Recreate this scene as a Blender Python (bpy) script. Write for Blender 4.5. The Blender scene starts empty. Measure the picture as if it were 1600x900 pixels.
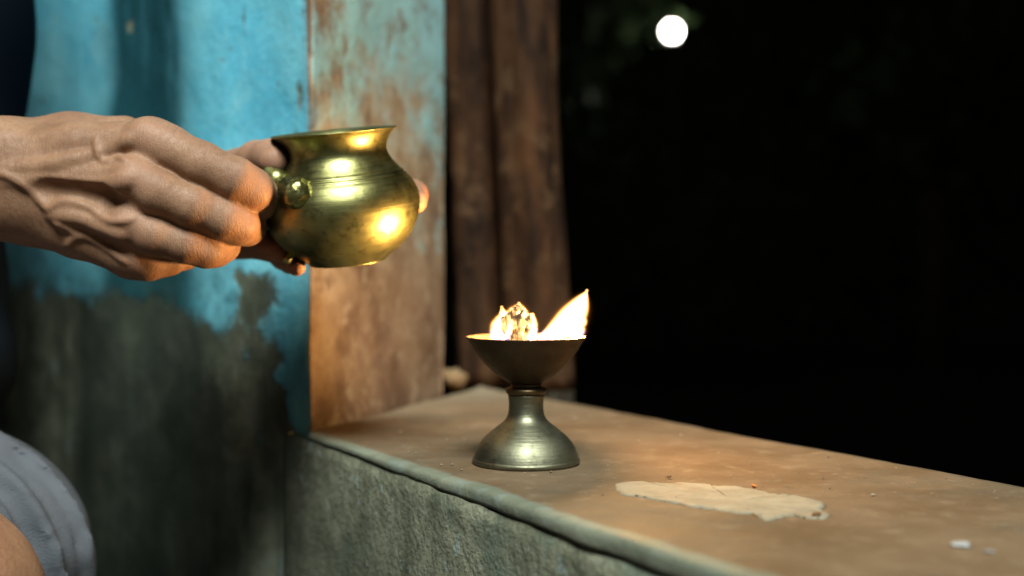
import bpy, bmesh, math, random
import numpy as np
from mathutils import Vector, Matrix

random.seed(7)
rng = np.random.default_rng(7)
scene = bpy.context.scene
C = scene.collection

# ------------------------------------------------------------------ camera
H = 0.116                      # camera height over the ledge top (ledge top is z = 0)
F = 2000.0                     # focal length in pixels of the 1600 px wide picture
PITCH = math.atan(47 / F)      # looking slightly down
FLOOR = -0.62
cam_data = bpy.data.cameras.new('camera')
cam = bpy.data.objects.new('camera', cam_data); C.objects.link(cam)
cam.location = (0, 0, H)
cam.rotation_euler = (math.pi / 2 - PITCH, 0, 0)
cam_data.sensor_width = 36.0
cam_data.lens = 36.0 * F / 1600
cam_data.clip_start = 0.02
cam_data.clip_end = 500
cam_data.dof.use_dof = True
cam_data.dof.focus_distance = 0.67
cam_data.dof.aperture_fstop = 0.045 / 0.0112
cam_data.dof.aperture_blades = 0
scene.camera = cam

# ------------------------------------------------------------------ sky and sun
SUN_EL, SUN_AZ = math.radians(53), math.radians(-7)   # light comes from behind the camera
world = bpy.data.worlds.new('World'); scene.world = world; world.use_nodes = True
wn = world.node_tree; bg = wn.nodes['Background']
sky = wn.nodes.new('ShaderNodeTexSky'); sky.sky_type = 'NISHITA'; sky.sun_disc = False
sky.sun_elevation = SUN_EL; sky.sun_rotation = math.pi + SUN_AZ
wn.links.new(sky.outputs['Color'], bg.inputs['Color'])
bg.inputs['Strength'].default_value = 0.003
sun_data = bpy.data.lights.new('sun', 'SUN'); sun_data.energy = 5.0
sun_data.angle = math.radians(24); sun_data.color = (0.95, 1.0, 0.92)
sun = bpy.data.objects.new('sun', sun_data); C.objects.link(sun)
sd = Vector((math.sin(SUN_AZ) * math.cos(SUN_EL), math.cos(SUN_AZ) * math.cos(SUN_EL), -math.sin(SUN_EL)))
sun.rotation_euler = sd.to_track_quat('-Z', 'Y').to_euler()
vs = scene.view_settings
vs.view_transform = 'Standard'; vs.look = 'None'; vs.exposure = 0.5; vs.gamma = 1.0; vs.use_curve_mapping = False
scene.cycles.use_denoising = True
scene.cycles.max_bounces = 8
scene.cycles.volume_bounces = 0
scene.cycles.volume_step_rate = 0.4
scene.cycles.caustics_reflective = False; scene.cycles.caustics_refractive = False

# ------------------------------------------------------------------ helpers
cp, sp = math.cos(PITCH), math.sin(PITCH)
def W(px, py, Z):
    """A point of the place from where it shows in the photograph and its depth along the view axis."""
    u = (px - 800) / F * Z; v = -(py - 450) / F * Z
    return np.array([u, Z * cp + v * sp, H - Z * sp + v * cp])
def R(r, Z): return r * Z / F
def ledge_depth(py): return H * F / (py - 403)
def on_ledge(px, py, z=0.0):
    Z = (H - z) * F / (py - 403)
    return np.array([(px - 800) / F * Z, Z, z])

def new_obj(name, me, mat=None, parent=None, smooth=True):
    o = bpy.data.objects.new(name, me); C.objects.link(o)
    if mat: me.materials.append(mat)
    if smooth:
        me.polygons.foreach_set('use_smooth', [True] * len(me.polygons))
    if parent: o.parent = parent
    return o
def mesh(name, verts, faces):
    me = bpy.data.meshes.new(name)
    me.from_pydata([tuple(map(float, v)) for v in verts], [], [tuple(int(i) for i in f) for f in faces])
    me.update(); return me
def attr(me, name, vals):
    a = me.attributes.new(name, 'FLOAT', 'POINT'); a.data.foreach_set('value', np.asarray(vals, dtype=np.float32))
def thing(name, label, cat, loc=(0, 0, 0), group=None):
    o = bpy.data.objects.new(name, None); C.objects.link(o); o.location = tuple(map(float, loc)); o.empty_display_size = 0.05
    return tag(o, label, cat, group)
def tag(o, label=None, cat=None, group=None, kind=None):
    if label: o['label'] = label
    if cat: o['category'] = cat
    if group: o['group'] = group
    if kind: o['kind'] = kind
    return o
def rebase(o, loc):
    """Move an object's origin to loc without moving its mesh."""
    me = o.data; v = np.empty(len(me.vertices) * 3); me.vertices.foreach_get('co', v)
    v = v.reshape(-1, 3) - np.asarray(loc); me.vertices.foreach_set('co', v.ravel()); me.update()
    o.location = tuple(map(float, loc)); return o
def lathe(profile, seg=96, wob=0.0):
    vs_, fs = [], []
    n = len(profile)
    for i, (r, z) in enumerate(profile):
        for j in range(seg):
            a = 2 * math.pi * j / seg
            rr = r * (1 + wob * math.sin(2 * a + i * .05))
            vs_.append((rr * math.cos(a), rr * math.sin(a), z))
    for i in range(n - 1):
        for j in range(seg):
            k = (j + 1) % seg
            fs.append((i * seg + j, i * seg + k, (i + 1) * seg + k, (i + 1) * seg + j))
    for i in (0, n - 1):
        if profile[i][0] > 1e-6:
            c = len(vs_); vs_.append((0, 0, profile[i][1]))
            for j in range(seg):
                fs.append((c, i * seg + j, i * seg + (j + 1) % seg))
    return vs_, fs
def spline(pts, n):
    """Catmull-Rom through pts (rows of any width), n samples per span."""
    P = np.asarray(pts, float); P = np.vstack([2 * P[0] - P[1], P, 2 * P[-1] - P[-2]])
    out = []
    for i in range(1, len(P) - 2):
        t = np.linspace(0, 1, n, endpoint=False)[:, None]
        a, b, c, d = P[i - 1], P[i], P[i + 1], P[i + 2]
        out.append(.5 * ((2 * b) + (c - a) * t + (2 * a - 5 * b + 4 * c - d) * t ** 2 + (3 * b - a - 3 * c + d) * t ** 3))
    out.append(P[-2][None]); return np.vstack(out)
def vnoise(p, seed=0):
    """Smooth value noise in [-1,1] for points p (n,k<=3)."""
    p = np.asarray(p, float)
    if p.shape[1] < 3: p = np.hstack([p, np.zeros((len(p), 3 - p.shape[1]))])
    i = np.floor(p).astype(np.int64); f = p - i; f = f * f * (3 - 2 * f)
    def h(x, y, z):
        n = (x * 374761393 + y * 668265263 + z * 2147483647 + seed * 974711) & 0xffffffff
        n = ((n ^ (n >> 13)) * 1274126177) & 0xffffffff
        return ((n ^ (n >> 16)) & 0xffff) / 32767.5 - 1
    r = 0
    for a in (0, 1):
        for b in (0, 1):
            for c in (0, 1):
                w = (f[:, 0] if a else 1 - f[:, 0]) * (f[:, 1] if b else 1 - f[:, 1]) * (f[:, 2] if c else 1 - f[:, 2])
                r = r + w * h(i[:, 0] + a, i[:, 1] + b, i[:, 2] + c)
    return r
def fbm(p, seed=0, o=4):
    p = np.asarray(p, float); return sum(vnoise(p * 2 ** k, seed + k) / 2 ** k for k in range(o))

# ------------------------------------------------------------------ distance-field modelling (bodies, cloth, flames)
class Field:
    def __init__(s, lo, hi, h, far=0.05):
        s.lo = np.asarray(lo, float); s.h = h
        s.n = np.ceil((np.asarray(hi, float) - s.lo) / h).astype(int) + 1
        s.f = np.full(s.n, far, np.float32)
        s.ax = [(s.lo[i] + h * np.arange(s.n[i])).astype(np.float32) for i in range(3)]
    def sub(s, lo, hi):
        a = np.clip(np.floor((lo - s.lo) / s.h).astype(int), 0, s.n); b = np.clip(np.ceil((hi - s.lo) / s.h).astype(int) + 1, 0, s.n)
        return tuple(slice(i, j) for i, j in zip(a, b))
    def cone(s, p, q, r0, r1, k=0.004, sq=None, op='add'):
        """Blend in a tapered capsule. sq = (direction, factor) flattens it along a direction."""
        p = np.asarray(p, float); q = np.asarray(q, float); m = max(r0, r1) + k * 1.2 + 4 * s.h
        sl = s.sub(np.minimum(p, q) - m, np.maximum(p, q) + m)
        if any(x.stop <= x.start for x in sl): return
        X = s.ax[0][sl[0]][:, None, None]; Y = s.ax[1][sl[1]][None, :, None]; Zz = s.ax[2][sl[2]][None, None, :]
        d = (q - p); L = float(d @ d) + 1e-12
        t = np.clip(((X - p[0]) * d[0] + (Y - p[1]) * d[1] + (Zz - p[2]) * d[2]) / L, 0, 1)
        ex, ey, ez = X - (p[0] + t * d[0]), Y - (p[1] + t * d[1]), Zz - (p[2] + t * d[2])
        e2 = ex * ex + ey * ey + ez * ez
        if sq is not None:
            u = np.asarray(sq[0], float); u = u / np.linalg.norm(u); g = ex * u[0] + ey * u[1] + ez * u[2]
            e2 = e2 + g * g * (sq[1] ** 2 - 1)
        D = np.sqrt(e2) - (r0 + (r1 - r0) * t)
        A = s.f[sl]
        if op == 'add':
            hh = np.maximum(k - np.abs(A - D), 0) / k
            s.f[sl] = np.minimum(A, D) - hh * hh * k * .25
        else:
            D = -D; hh = np.maximum(k - np.abs(A - D), 0) / k
            s.f[sl] = np.maximum(A, D) + hh * hh * k * .25
    def chain(s, pts, k=0.004, sq=None):
        """pts: list of (point, radius); the chain is blended within itself, then into the field."""
        for (p, r0), (q, r1) in zip(pts, pts[1:]): s.cone(p, q, r0, r1, k, sq)
    def merge(s, o, k):
        A, D = s.f, o.f; hh = np.maximum(k - np.abs(A - D), 0) / k
        s.f = np.minimum(A, D) - hh * hh * k * .25
    def blank(s):
        o = Field.__new__(Field); o.lo, o.h, o.n, o.ax = s.lo, s.h, s.n, s.ax; o.f = np.full(s.n, .05, np.float32); return o
    def sample(s, p):
        g = (np.asarray(p) - s.lo) / s.h; i = np.clip(np.floor(g).astype(int), 0, s.n - 2); t = g - i; r = 0
        for a in (0, 1):
            for b in (0, 1):
                for c in (0, 1):
                    w = (t[0] if a else 1 - t[0]) * (t[1] if b else 1 - t[1]) * (t[2] if c else 1 - t[2])
                    r += w * s.f[i[0] + a, i[1] + b, i[2] + c]
        return r
    def hit(s, px, py, z0, z1):
        """Depth at which the surface is met along a line of sight, used to seat veins and creases on the skin."""
        Z = z0
        while Z < z1:
            d = s.sample(W(px, py, Z))
            if d < 3e-4: return Z
            Z += max(min(d * .8, .004), 3e-4)
        return z1
    def mesh(s, smooth=2):
        f = s.f; ins = f < 0; h = s.h
        nx, ny, nz = (s.n - 1)
        cnt = np.zeros((nx, ny, nz), np.uint8)
        for a in (0, 1):
            for b in (0, 1):
                for c in (0, 1): cnt += ins[a:a + nx, b:b + ny, c:c + nz]
        act = (cnt > 0) & (cnt < 8)
        idx = np.argwhere(act); ids = np.full(act.shape, -1, np.int64); ids[act] = np.arange(len(idx))
        P = np.zeros((len(idx), 3)); K = np.zeros(len(idx))
        cor = [(a, b, c) for a in (0, 1) for b in (0, 1) for c in (0, 1)]
        val = {c: f[idx[:, 0] + c[0], idx[:, 1] + c[1], idx[:, 2] + c[2]] for c in cor}
        for c in cor:
            for ax in range(3):
                if c[ax]: continue
                e = list(c); e[ax] = 1; e = tuple(e)
                v0, v1 = val[c], val[e]; m = (v0 < 0) != (v1 < 0)
                t = v0[m] / (v0[m] - v1[m]); q = np.tile(np.array(c, float), (m.sum(), 1)); q[:, ax] = t
                P[m] += q; K[m] += 1
        V = s.lo + (idx + P / K[:, None]) * h
        faces = []
        for ax in range(3):
            o1, o2 = [(1, 2), (2, 0), (0, 1)][ax]
            sl0 = [slice(None)] * 3; sl1 = [slice(None)] * 3; sl0[ax] = slice(0, -1); sl1[ax] = slice(1, None)
            a, b = ins[tuple(sl0)], ins[tuple(sl1)]
            e = np.argwhere(a != b); fl = a[tuple(e.T)]
            ok = (e[:, o1] > 0) & (e[:, o2] > 0) & (e[:, o1] < s.n[o1] - 1) & (e[:, o2] < s.n[o2] - 1); e, fl = e[ok], fl[ok]
            def at(d1, d2):
                q = e.copy(); q[:, o1] -= d1; q[:, o2] -= d2; return ids[tuple(q.T)]
            Q = np.stack([at(1, 1), at(0, 1), at(0, 0), at(1, 0)], 1)
            Q[~fl] = Q[~fl][:, ::-1]
            faces.append(Q)
        return V, np.vstack(faces)

def np_mesh(name, V, Fq):
    me = bpy.data.meshes.new(name); n, m = len(V), len(Fq)
    me.vertices.add(n); me.vertices.foreach_set('co', np.asarray(V, np.float32).ravel())
    me.loops.add(m * 4); me.loops.foreach_set('vertex_index', Fq.ravel().astype(np.int32))
    me.polygons.add(m); me.polygons.foreach_set('loop_start', np.arange(0, m * 4, 4, dtype=np.int32))
    me.update(calc_edges=True); me.validate(); return me
def relax(V, Fq, it=2, lam=.5):
    E = np.vstack([Fq[:, [0, 1]], Fq[:, [1, 2]], Fq[:, [2, 3]], Fq[:, [3, 0]]]); n = len(V)
    for _ in range(it):
        S = np.zeros_like(V); c = np.zeros(n)
        for a, b in ((0, 1), (1, 0)):
            for j in range(3): S[:, j] += np.bincount(E[:, a], V[E[:, b], j], n)
            c += np.bincount(E[:, a], minlength=n)
        V = V + lam * (S / np.maximum(c, 1)[:, None] - V)
    return V

# ------------------------------------------------------------------ materials
class Mat:
    def __init__(s, name):
        s.m = bpy.data.materials.new(name); s.m.use_nodes = True; s.t = s.m.node_tree; s.b = s.t.nodes['Principled BSDF']; s.out = s.t.nodes['Material Output']
        s.co = s.t.nodes.new('ShaderNodeTexCoord').outputs['Object']
    def link(s, v, sock):
        if isinstance(v, bpy.types.NodeSocket): s.t.links.new(v, sock)
        elif v is not None:
            if isinstance(v, tuple) and len(v) == 3 and sock.type == 'RGBA': v = v + (1,)
            sock.default_value = v
    def set(s, **kw):
        for k, v in kw.items(): s.link(v, s.b.inputs[k.replace('_', ' ')])
        return s
    def map(s, scale):
        n = s.t.nodes.new('ShaderNodeMapping'); s.t.links.new(s.co, n.inputs['Vector']); n.inputs['Scale'].default_value = scale; return n.outputs[0]
    def noise(s, scale, detail=5, rough=.55, vec=None, dist=0):
        n = s.t.nodes.new('ShaderNodeTexNoise'); n.inputs['Scale'].default_value = scale; n.inputs['Detail'].default_value = detail
        n.inputs['Roughness'].default_value = rough; n.inputs['Distortion'].default_value = dist; s.link(vec or s.co, n.inputs['Vector']); return n.outputs['Fac']
    def voro(s, scale, vec=None, feat='F1'):
        n = s.t.nodes.new('ShaderNodeTexVoronoi'); n.feature = feat; n.inputs['Scale'].default_value = scale; s.link(vec or s.co, n.inputs['Vector']); return n.outputs['Distance']
    def attr(s, name):
        n = s.t.nodes.new('ShaderNodeAttribute'); n.attribute_name = name; return n.outputs['Fac']
    def math(s, op, a, b=0.0, clamp=False):
        n = s.t.nodes.new('ShaderNodeMath'); n.operation = op; n.use_clamp = clamp; s.link(a, n.inputs[0]); s.link(b, n.inputs[1]); return n.outputs[0]
    def rng(s, v, a, b, c=0.0, d=1.0):
        n = s.t.nodes.new('ShaderNodeMapRange'); n.interpolation_type = 'SMOOTHSTEP'
        for i, x in enumerate((v, a, b, c, d)): s.link(x, n.inputs[i])
        return n.outputs[0]
    def mix(s, f, a, b, mode='MIX'):
        n = s.t.nodes.new('ShaderNodeMix'); n.data_type = 'RGBA'; n.blend_type = mode
        s.link(f, n.inputs[0]); s.link(a, n.inputs[6]); s.link(b, n.inputs[7]); return n.outputs[2]
    def bump(s, hgt, dist, strength=1.0, prev=None):
        n = s.t.nodes.new('ShaderNodeBump'); n.inputs['Strength'].default_value = strength; n.inputs['Distance'].default_value = dist
        s.link(hgt, n.inputs['Height'])
        if prev: s.link(prev, n.inputs['Normal'])
        return n.outputs[0]

def mat_wall():
    M = Mat('weathered_blue_paint_on_plaster')
    n1 = M.noise(9, 8, .65); n2 = M.noise(38, 6, .6); n3 = M.noise(160, 4, .6); n4 = M.noise(3.2, 4, .5)
    vst = M.noise(1, 6, .6, M.map((45, 45, 4)))                       # vertical runs
    paint = M.attr('paint'); algae_shade = M.attr('algae_shade'); brown = M.attr('brown')
    k = M.math('ADD', paint, M.math('MULTIPLY', M.math('SUBTRACT', n2, .5), 5.5))
    k = M.math('ADD', k, M.math('MULTIPLY', M.math('SUBTRACT', n1, .5), 6.0))
    k = M.math('ADD', k, M.math('MULTIPLY', M.math('SUBTRACT', n3, .5), 1.6))
    mask = M.mix(brown, M.rng(k, -.7, .8), M.rng(k, -1.3, 1.4))
    blue = M.mix(M.rng(n1, .35, .68), (.10, .47, .66), (.21, .61, .74))
    blue = M.mix(M.rng(n3, .45, .75, 0, .35), blue, (.26, .66, .80))
    blue = M.mix(M.rng(M.noise(75, 5, .7), .63, .70, 0, .8), blue, (.10, .11, .08))
    blue = M.mix(M.rng(vst, .56, .72, 0, .3), blue, (.06, .26, .34))
    dark_band = M.math('MULTIPLY', M.attr('dark_band'), M.rng(M.noise(1, 6, .65, M.map((26, 26, 5))), .2, .5, .8, 1), True)
    blue = M.mix(M.rng(M.noise(17, 8, .75), .56, .66, 0, .45), blue, (.26, .58, .68))
    blue = M.mix(M.rng(M.noise(240, 3, .7), .64, .72, 0, .6), blue, (.07, .17, .19))
    blue = M.mix(dark_band, blue, M.mix(n2, (.003, .040, .058), (.008, .062, .078)))  # darker teal band running down the blue
    plast = M.mix(M.rng(n2, .35, .68), (.12, .138, .098), (.25, .27, .20))
    plast = M.mix(M.rng(vst, .45, .7, 0, .7), plast, (.045, .058, .042))
    plast = M.mix(M.rng(M.noise(22, 7, .65), .60, .68, 0, .6), plast, (.22, .31, .31))
    plast = M.mix(M.math('MULTIPLY', algae_shade, M.rng(n1, .25, .65, .75, 1), True), plast, (.014, .022, .015))  # algae, plus shade painted into the plaster colour
    br = M.mix(M.rng(n1, .3, .7), (.13, .085, .054), (.235, .185, .13))
    br = M.mix(M.rng(n2, .52, .7, 0, .7), br, (.28, .235, .17))
    br = M.mix(M.rng(n4, .5, .62, 0, .5), br, (.085, .042, .026))
    br = M.mix(M.math('MULTIPLY', M.attr('beige'), M.rng(n1, .25, .5, .55, 1), True), br, M.mix(M.rng(n2, .35, .65), (.21, .185, .13), (.30, .30, .245)))
    br = M.mix(M.rng(M.noise(13, 8, .7), .47, .60, 0, .65), br, (.075, .042, .026))
    br = M.mix(M.rng(M.noise(44, 6, .7), .55, .66, 0, .6), br, (.30, .275, .215))
    base = M.mix(brown, plast, br)
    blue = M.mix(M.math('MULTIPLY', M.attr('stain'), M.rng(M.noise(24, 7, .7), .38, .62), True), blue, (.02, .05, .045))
    blue = M.mix(M.math('MULTIPLY', brown, .55, True), blue, M.mix(n1, (.16, .24, .26), (.26, .34, .35)))
    col = M.mix(mask, base, blue)
    rust = M.math('MULTIPLY', brown, M.rng(M.noise(55, 6, .7), .52, .68, 0, .75), True)
    col = M.mix(rust, col, (.14, .085, .048))
    hgt = M.math('ADD', M.math('MULTIPLY', mask, .5), M.math('ADD', n2, M.math('MULTIPLY', n3, .6)))
    M.set(Base_Color=col, Roughness=M.rng(mask, 0, 1, .92, .62), Normal=M.bump(hgt, .0013, .7)); M.b.inputs['Specular IOR Level'].default_value = .3
    return M.m
def mat_cap():
    M = Mat('terracotta_cement_cap')
    n1 = M.noise(14, 7, .6); n2 = M.noise(70, 6, .65); n3 = M.noise(420, 3, .6)
    edge = M.attr('edge'); far = M.attr('far')
    k = M.math('ADD', edge, M.math('MULTIPLY', M.math('SUBTRACT', n2, .5), 1.3)); k = M.math('ADD', k, M.math('MULTIPLY', M.math('SUBTRACT', n1, .5), 1.4))
    m = M.rng(k, -.35, .45)
    terra = M.mix(M.rng(n1, .3, .7), (.105, .067, .034), (.145, .10, .057))
    terra = M.mix(M.rng(n2, .5, .75, 0, .6), terra, (.21, .158, .10))
    terra = M.mix(M.rng(M.noise(26, 6, .7), .60, .70, 0, .55), terra, (.17, .15, .10))
    terra = M.mix(M.rng(M.noise(1, 5, .7, M.map((30, 90, 30))), .62, .70, 0, .5), terra, (.30, .255, .18))
    terra = M.mix(M.rng(n3, .35, .65, .10, 0), terra, (.10, .06, .03))
    terra = M.mix(M.rng(M.noise(5, 6, .7), .48, .62, 0, .55), terra, (.082, .07, .047))
    terra = M.mix(M.rng(M.noise(240, 3, .7), .66, .74, 0, .6), terra, (.06, .04, .022))
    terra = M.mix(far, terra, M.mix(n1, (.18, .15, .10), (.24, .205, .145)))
    cem = M.mix(M.rng(n1, .3, .7), (.115, .13, .095), (.185, .20, .15))
    cem = M.mix(M.rng(n2, .5, .68, 0, .45), cem, (.085, .098, .066))
    cem = M.mix(M.rng(M.noise(34, 5, .6), .56, .66, 0, .3), cem, (.19, .26, .26))
    col = M.mix(m, cem, terra)
    hg = M.math('ADD', n2, M.math('ADD', M.math('MULTIPLY', n3, .5), M.math('MULTIPLY', m, -.5)))
    M.set(Base_Color=col, Roughness=M.rng(n1, .3, .7, .62, .85), Normal=M.bump(hg, .0012, .7)); M.b.inputs['Specular IOR Level'].default_value = .35
    return M.m
def mat_face():
    M = Mat('mossy_rough_plaster')
    n1 = M.noise(11, 7, .62); n2 = M.noise(60, 6, .65); n3 = M.noise(260, 4, .65); v = M.noise(1, 6, .6, M.map((30, 30, 5)))
    c = M.mix(M.rng(n2, .35, .66), (.16, .172, .12), (.285, .295, .215))
    c = M.mix(M.rng(v, .45, .68, 0, .6), c, (.065, .078, .052))
    c = M.mix(M.rng(n1, .52, .66, 0, .55), c, (.13, .19, .16))
    c = M.mix(M.rng(M.noise(48, 3, .5, None, 1.5), .655, .68, 0, .55), c, (.36, .46, .47))
    c = M.mix(M.rng(n3, .3, .5, .4, 0), c, (.03, .035, .02))
    c = M.mix(M.attr('algae_shade'), c, (.02, .026, .018))
    M.set(Base_Color=c, Roughness=.93, Normal=M.bump(M.math('ADD', n2, n3), .0015, .8)); M.b.inputs['Specular IOR Level'].default_value = .25
    return M.m
def mat_skin():
    M = Mat('weathered_brown_skin')
    n1 = M.noise(55, 5, .6); n2 = M.noise(320, 4, .6); cr = M.voro(900, None, 'DISTANCE_TO_EDGE')
    lines = M.noise(1, 4, .6, M.map((950, 300, 170)))
    red = M.attr('red')
    c = M.mix(M.rng(n1, .3, .7), (.225, .118, .066), (.31, .175, .104))
    c = M.mix(M.rng(n2, .4, .7, 0, .35), c, (.155, .075, .042))
    c = M.mix(M.math('MULTIPLY', red, .8, True), c, (.33, .18, .115))
    c = M.mix(M.rng(lines, .55, .7, 0, .25), c, (.12, .058, .034))
    h = M.math('ADD', M.math('MULTIPLY', M.rng(cr, 0, .12), .35), M.math('ADD', M.math('MULTIPLY', lines, 1.6), n2))
    c = M.mix(M.rng(M.noise(18, 4, .6), .5, .68, 0, .45), c, (.17, .072, .043))
    M.set(Base_Color=c, Roughness=M.rng(n2, .3, .7, .46, .6), Subsurface_Weight=.2, Subsurface_Scale=.005, Normal=M.bump(h, .00026, .8))
    M.b.inputs['Subsurface Radius'].default_value = (1, .35, .2); M.b.inputs['Specular IOR Level'].default_value = .42
    return M.m
def mat_palm():
    M = Mat('pale_palm_skin')
    n1 = M.noise(60, 5, .6); l = M.noise(1, 4, .6, M.map((700, 300, 300)))
    M.set(Base_Color=M.mix(M.rng(n1, .3, .7), (.42, .235, .165), (.52, .32, .235)), Roughness=.5, Subsurface_Weight=.2, Subsurface_Scale=.005,
          Normal=M.bump(M.math('ADD', l, n1), .0005, .7)); M.b.inputs['Subsurface Radius'].default_value = (1, .35, .2)
    return M.m
def mat_metal(name, c0, c1, dark, rough, tarn=.5, bump=.0002):
    M = Mat(name); n1 = M.noise(26, 6, .6); n2 = M.noise(130, 5, .65); sc = M.noise(1, 4, .6, M.map((60, 60, 900)))
    c = M.mix(M.rng(n1, .3, .7), c0, c1); c = M.mix(M.rng(n2, .5, .72, 0, tarn), c, dark)
    r = M.math('ADD', M.rng(n1, .3, .7, rough - .05, rough + .06), M.math('MULTIPLY', M.math('SUBTRACT', sc, .5), .16))
    M.set(Base_Color=c, Metallic=1.0, Roughness=r, Normal=M.bump(M.math('ADD', sc, n2), bump, .5)); return M.m
def mat_cloth(name, c0, c1, weave=900, rough=.9, spec=.2):
    M = Mat(name); n = M.noise(12, 5, .6); w = M.noise(weave, 2, .5); f = M.noise(1, 3, .5, M.map((weave, 60, weave)))
    M.set(Base_Color=M.mix(n, c0, c1), Roughness=rough, Normal=M.bump(M.math('ADD', w, f), .0006, .5)); M.b.inputs['Sheen Weight'].default_value = 0
    M.b.inputs['Specular IOR Level'].default_value = spec
    return M.m
def mat_simple(name, c0, c1, scale=20, rough=.85, bump=.002, stretch=None):
    M = Mat(name); n = M.noise(scale if not stretch else 1, 6, .62, M.map(stretch) if stretch else None); n2 = M.noise(scale * 5, 5, .6)
    c = M.mix(M.rng(n, .3, .7), c0, c1); c = M.mix(M.rng(n2, .5, .75, 0, .4), c, tuple(.5 * x for x in c0))
    M.set(Base_Color=c, Roughness=rough, Normal=M.bump(M.math('ADD', n, n2), bump, .7)); return M.m
def mat_glow(name, col, strength):
    M = Mat(name); M.set(Base_Color=(0, 0, 0), Emission_Color=col, Emission_Strength=strength); return M.m
def mat_flame(pts):
    """Glowing gas, densest along the flame's spine (pts: object-space points and radii) and thinning outwards."""
    M = Mat('burning_gas'); t = M.t; t.nodes.remove(M.b); tot = None
    for p, r in pts:
        d = t.nodes.new('ShaderNodeVectorMath'); d.operation = 'DISTANCE'; t.links.new(M.co, d.inputs[0]); d.inputs[1].default_value = tuple(map(float, p))
        q = M.math('DIVIDE', d.outputs['Value'], float(r)); q = M.math('POWER', 2.71828, M.math('MULTIPLY', M.math('MULTIPLY', q, q), -1.0))
        tot = q if tot is None else M.math('MAXIMUM', tot, q)
    e = t.nodes.new('ShaderNodeEmission'); sx = t.nodes.new('ShaderNodeSeparateXYZ'); t.links.new(M.co, sx.inputs[0])
    up = M.math('MAXIMUM', M.rng(sx.outputs[2], 0.0, .007), M.rng(tot, .05, .35, 1, 0))                         # blue at the root, yellow above
    hot = M.mix(M.rng(tot, .05, .45), (1.0, .34, .05), (1.0, .52, .16))
    t.links.new(M.mix(up, (.35, .28, .9), hot), e.inputs['Color'])
    st = M.math('ADD', M.rng(tot, .10, .60, 0, 1600), M.math('MULTIPLY', M.math('MULTIPLY', tot, tot), 60.0)); st = M.math('ADD', st, M.rng(tot, .001, .25, 0, 9.0))
    M.link(M.math('MULTIPLY', st, M.rng(sx.outputs[2], -.003, .010, .25, 1.0)), e.inputs['Strength'])
    t.links.new(e.outputs[0], M.out.inputs['Volume']); return M.m

# ================================================================== THE SETTING
# --- ground
me = mesh('ground', [(-150, -150, FLOOR), (150, -150, FLOOR), (150, 150, FLOOR), (-150, 150, FLOOR)], [(0, 1, 2, 3)])
ground = tag(new_obj('ground', me, mat_simple('packed_dark_earth', (.02, .016, .012), (.035, .03, .02), 3, .95, .01)), kind='structure')

# --- parapet with its ledge
D = np.array([-.498, .867]); NRM = np.array([.867, .498])           # along the ledge (away), across it (to the outer side)
FRONT = on_ledge(492, 683)[:2]; LW = .245
S0, S1 = -1.25, .40                                                   # extent along D from FRONT
def ledge_pt(s, w, z): return (FRONT[0] + D[0] * s + NRM[0] * w, FRONT[1] + D[1] * s + NRM[1] * w, z)
S = np.concatenate([np.arange(S0, -.62, .02), np.arange(-.62, S1 + .001, .0035)])
# cap profile: (w, z), front underside -> nosing -> top -> back; the nosing grows thicker towards the near end
prof = [(.006, -.0185), (.0018, -.0186), (.0007, -.0180), (.0003, -.0140), (.0004, -.0065), (.0012, -.0024), (.0030, -.0004), (.0060, .0004)]
def nose(s): return (.0036 + .016 * min(max(-s, 0), .5)) / .0185
prof += [(w, .0004) for w in np.linspace(.0115, LW - .02, 34)] + [(LW - .012, .0016), (LW - .005, .0012), (LW, -.003), (LW + .001, -.02), (LW, -.045), (.1, -.045)]
prof = np.array(prof); npf = len(prof)
verts = []; edge = []; far = []
for i, s in enumerate(S):
    pz = prof[:, 1].copy(); pz[:8] *= nose(s)
    P = np.stack([np.full(npf, s), prof[:, 0], pz], 1)
    wv = .0003 * fbm(np.array([[s * 9, 3.1]]), 3, 3)[0] + .0006 * vnoise(np.array([[s * 60, .5]]), 8)[0]
    nn = fbm(P * np.array([22, 22, 60]), 5, 4)
    fr = np.clip(1 - P[:, 1] / .03, 0, 1); bk = np.clip((P[:, 1] - LW + .03) / .03, 0, 1)
    w = P[:, 1] + fr * (wv + .0004 * nn) + bk * (.0022 * fbm(np.array([[s * 12, 9.]]), 4, 3)[0])
    w = np.maximum(w, s * 1.187 - .02) if s > .012 else w
    z = P[:, 2] + np.where(P[:, 2] > -.001, .0006 * nn, .0005 * nn) + fr * .0004 * fbm(np.array([[s * 14, 1.]]), 11, 3)[0]
    for a in range(npf):
        verts.append(ledge_pt(s, w[a], z[a])); edge.append((P[a, 1] - .0085) / .006 if P[a, 1] < .2 else 1.5)
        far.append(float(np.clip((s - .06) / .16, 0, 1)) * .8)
faces = [(i * npf + a, (i + 1) * npf + a, (i + 1) * npf + (a + 1) % npf, i * npf + (a + 1) % npf) for i in range(len(S) - 1) for a in range(npf)]
faces += [tuple(range(npf)), tuple((len(S) - 1) * npf + a for a in range(npf - 1, -1, -1))]
base = ledge_pt(-.3, .12, FLOOR)
parapet = thing('parapet_wall', 'low mossy plaster parapet wall with a terracotta ledge under the oil lamp', 'wall', base)
def part_at(o, root):
    o.parent = root; o.matrix_parent_inverse = Matrix.Translation(-Vector(root.location)); return o
me = mesh('cap', verts, faces); attr(me, 'edge', edge); attr(me, 'far', far)
cap = part_at(new_obj('ledge_cap', me, mat_cap()), parapet)
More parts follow.
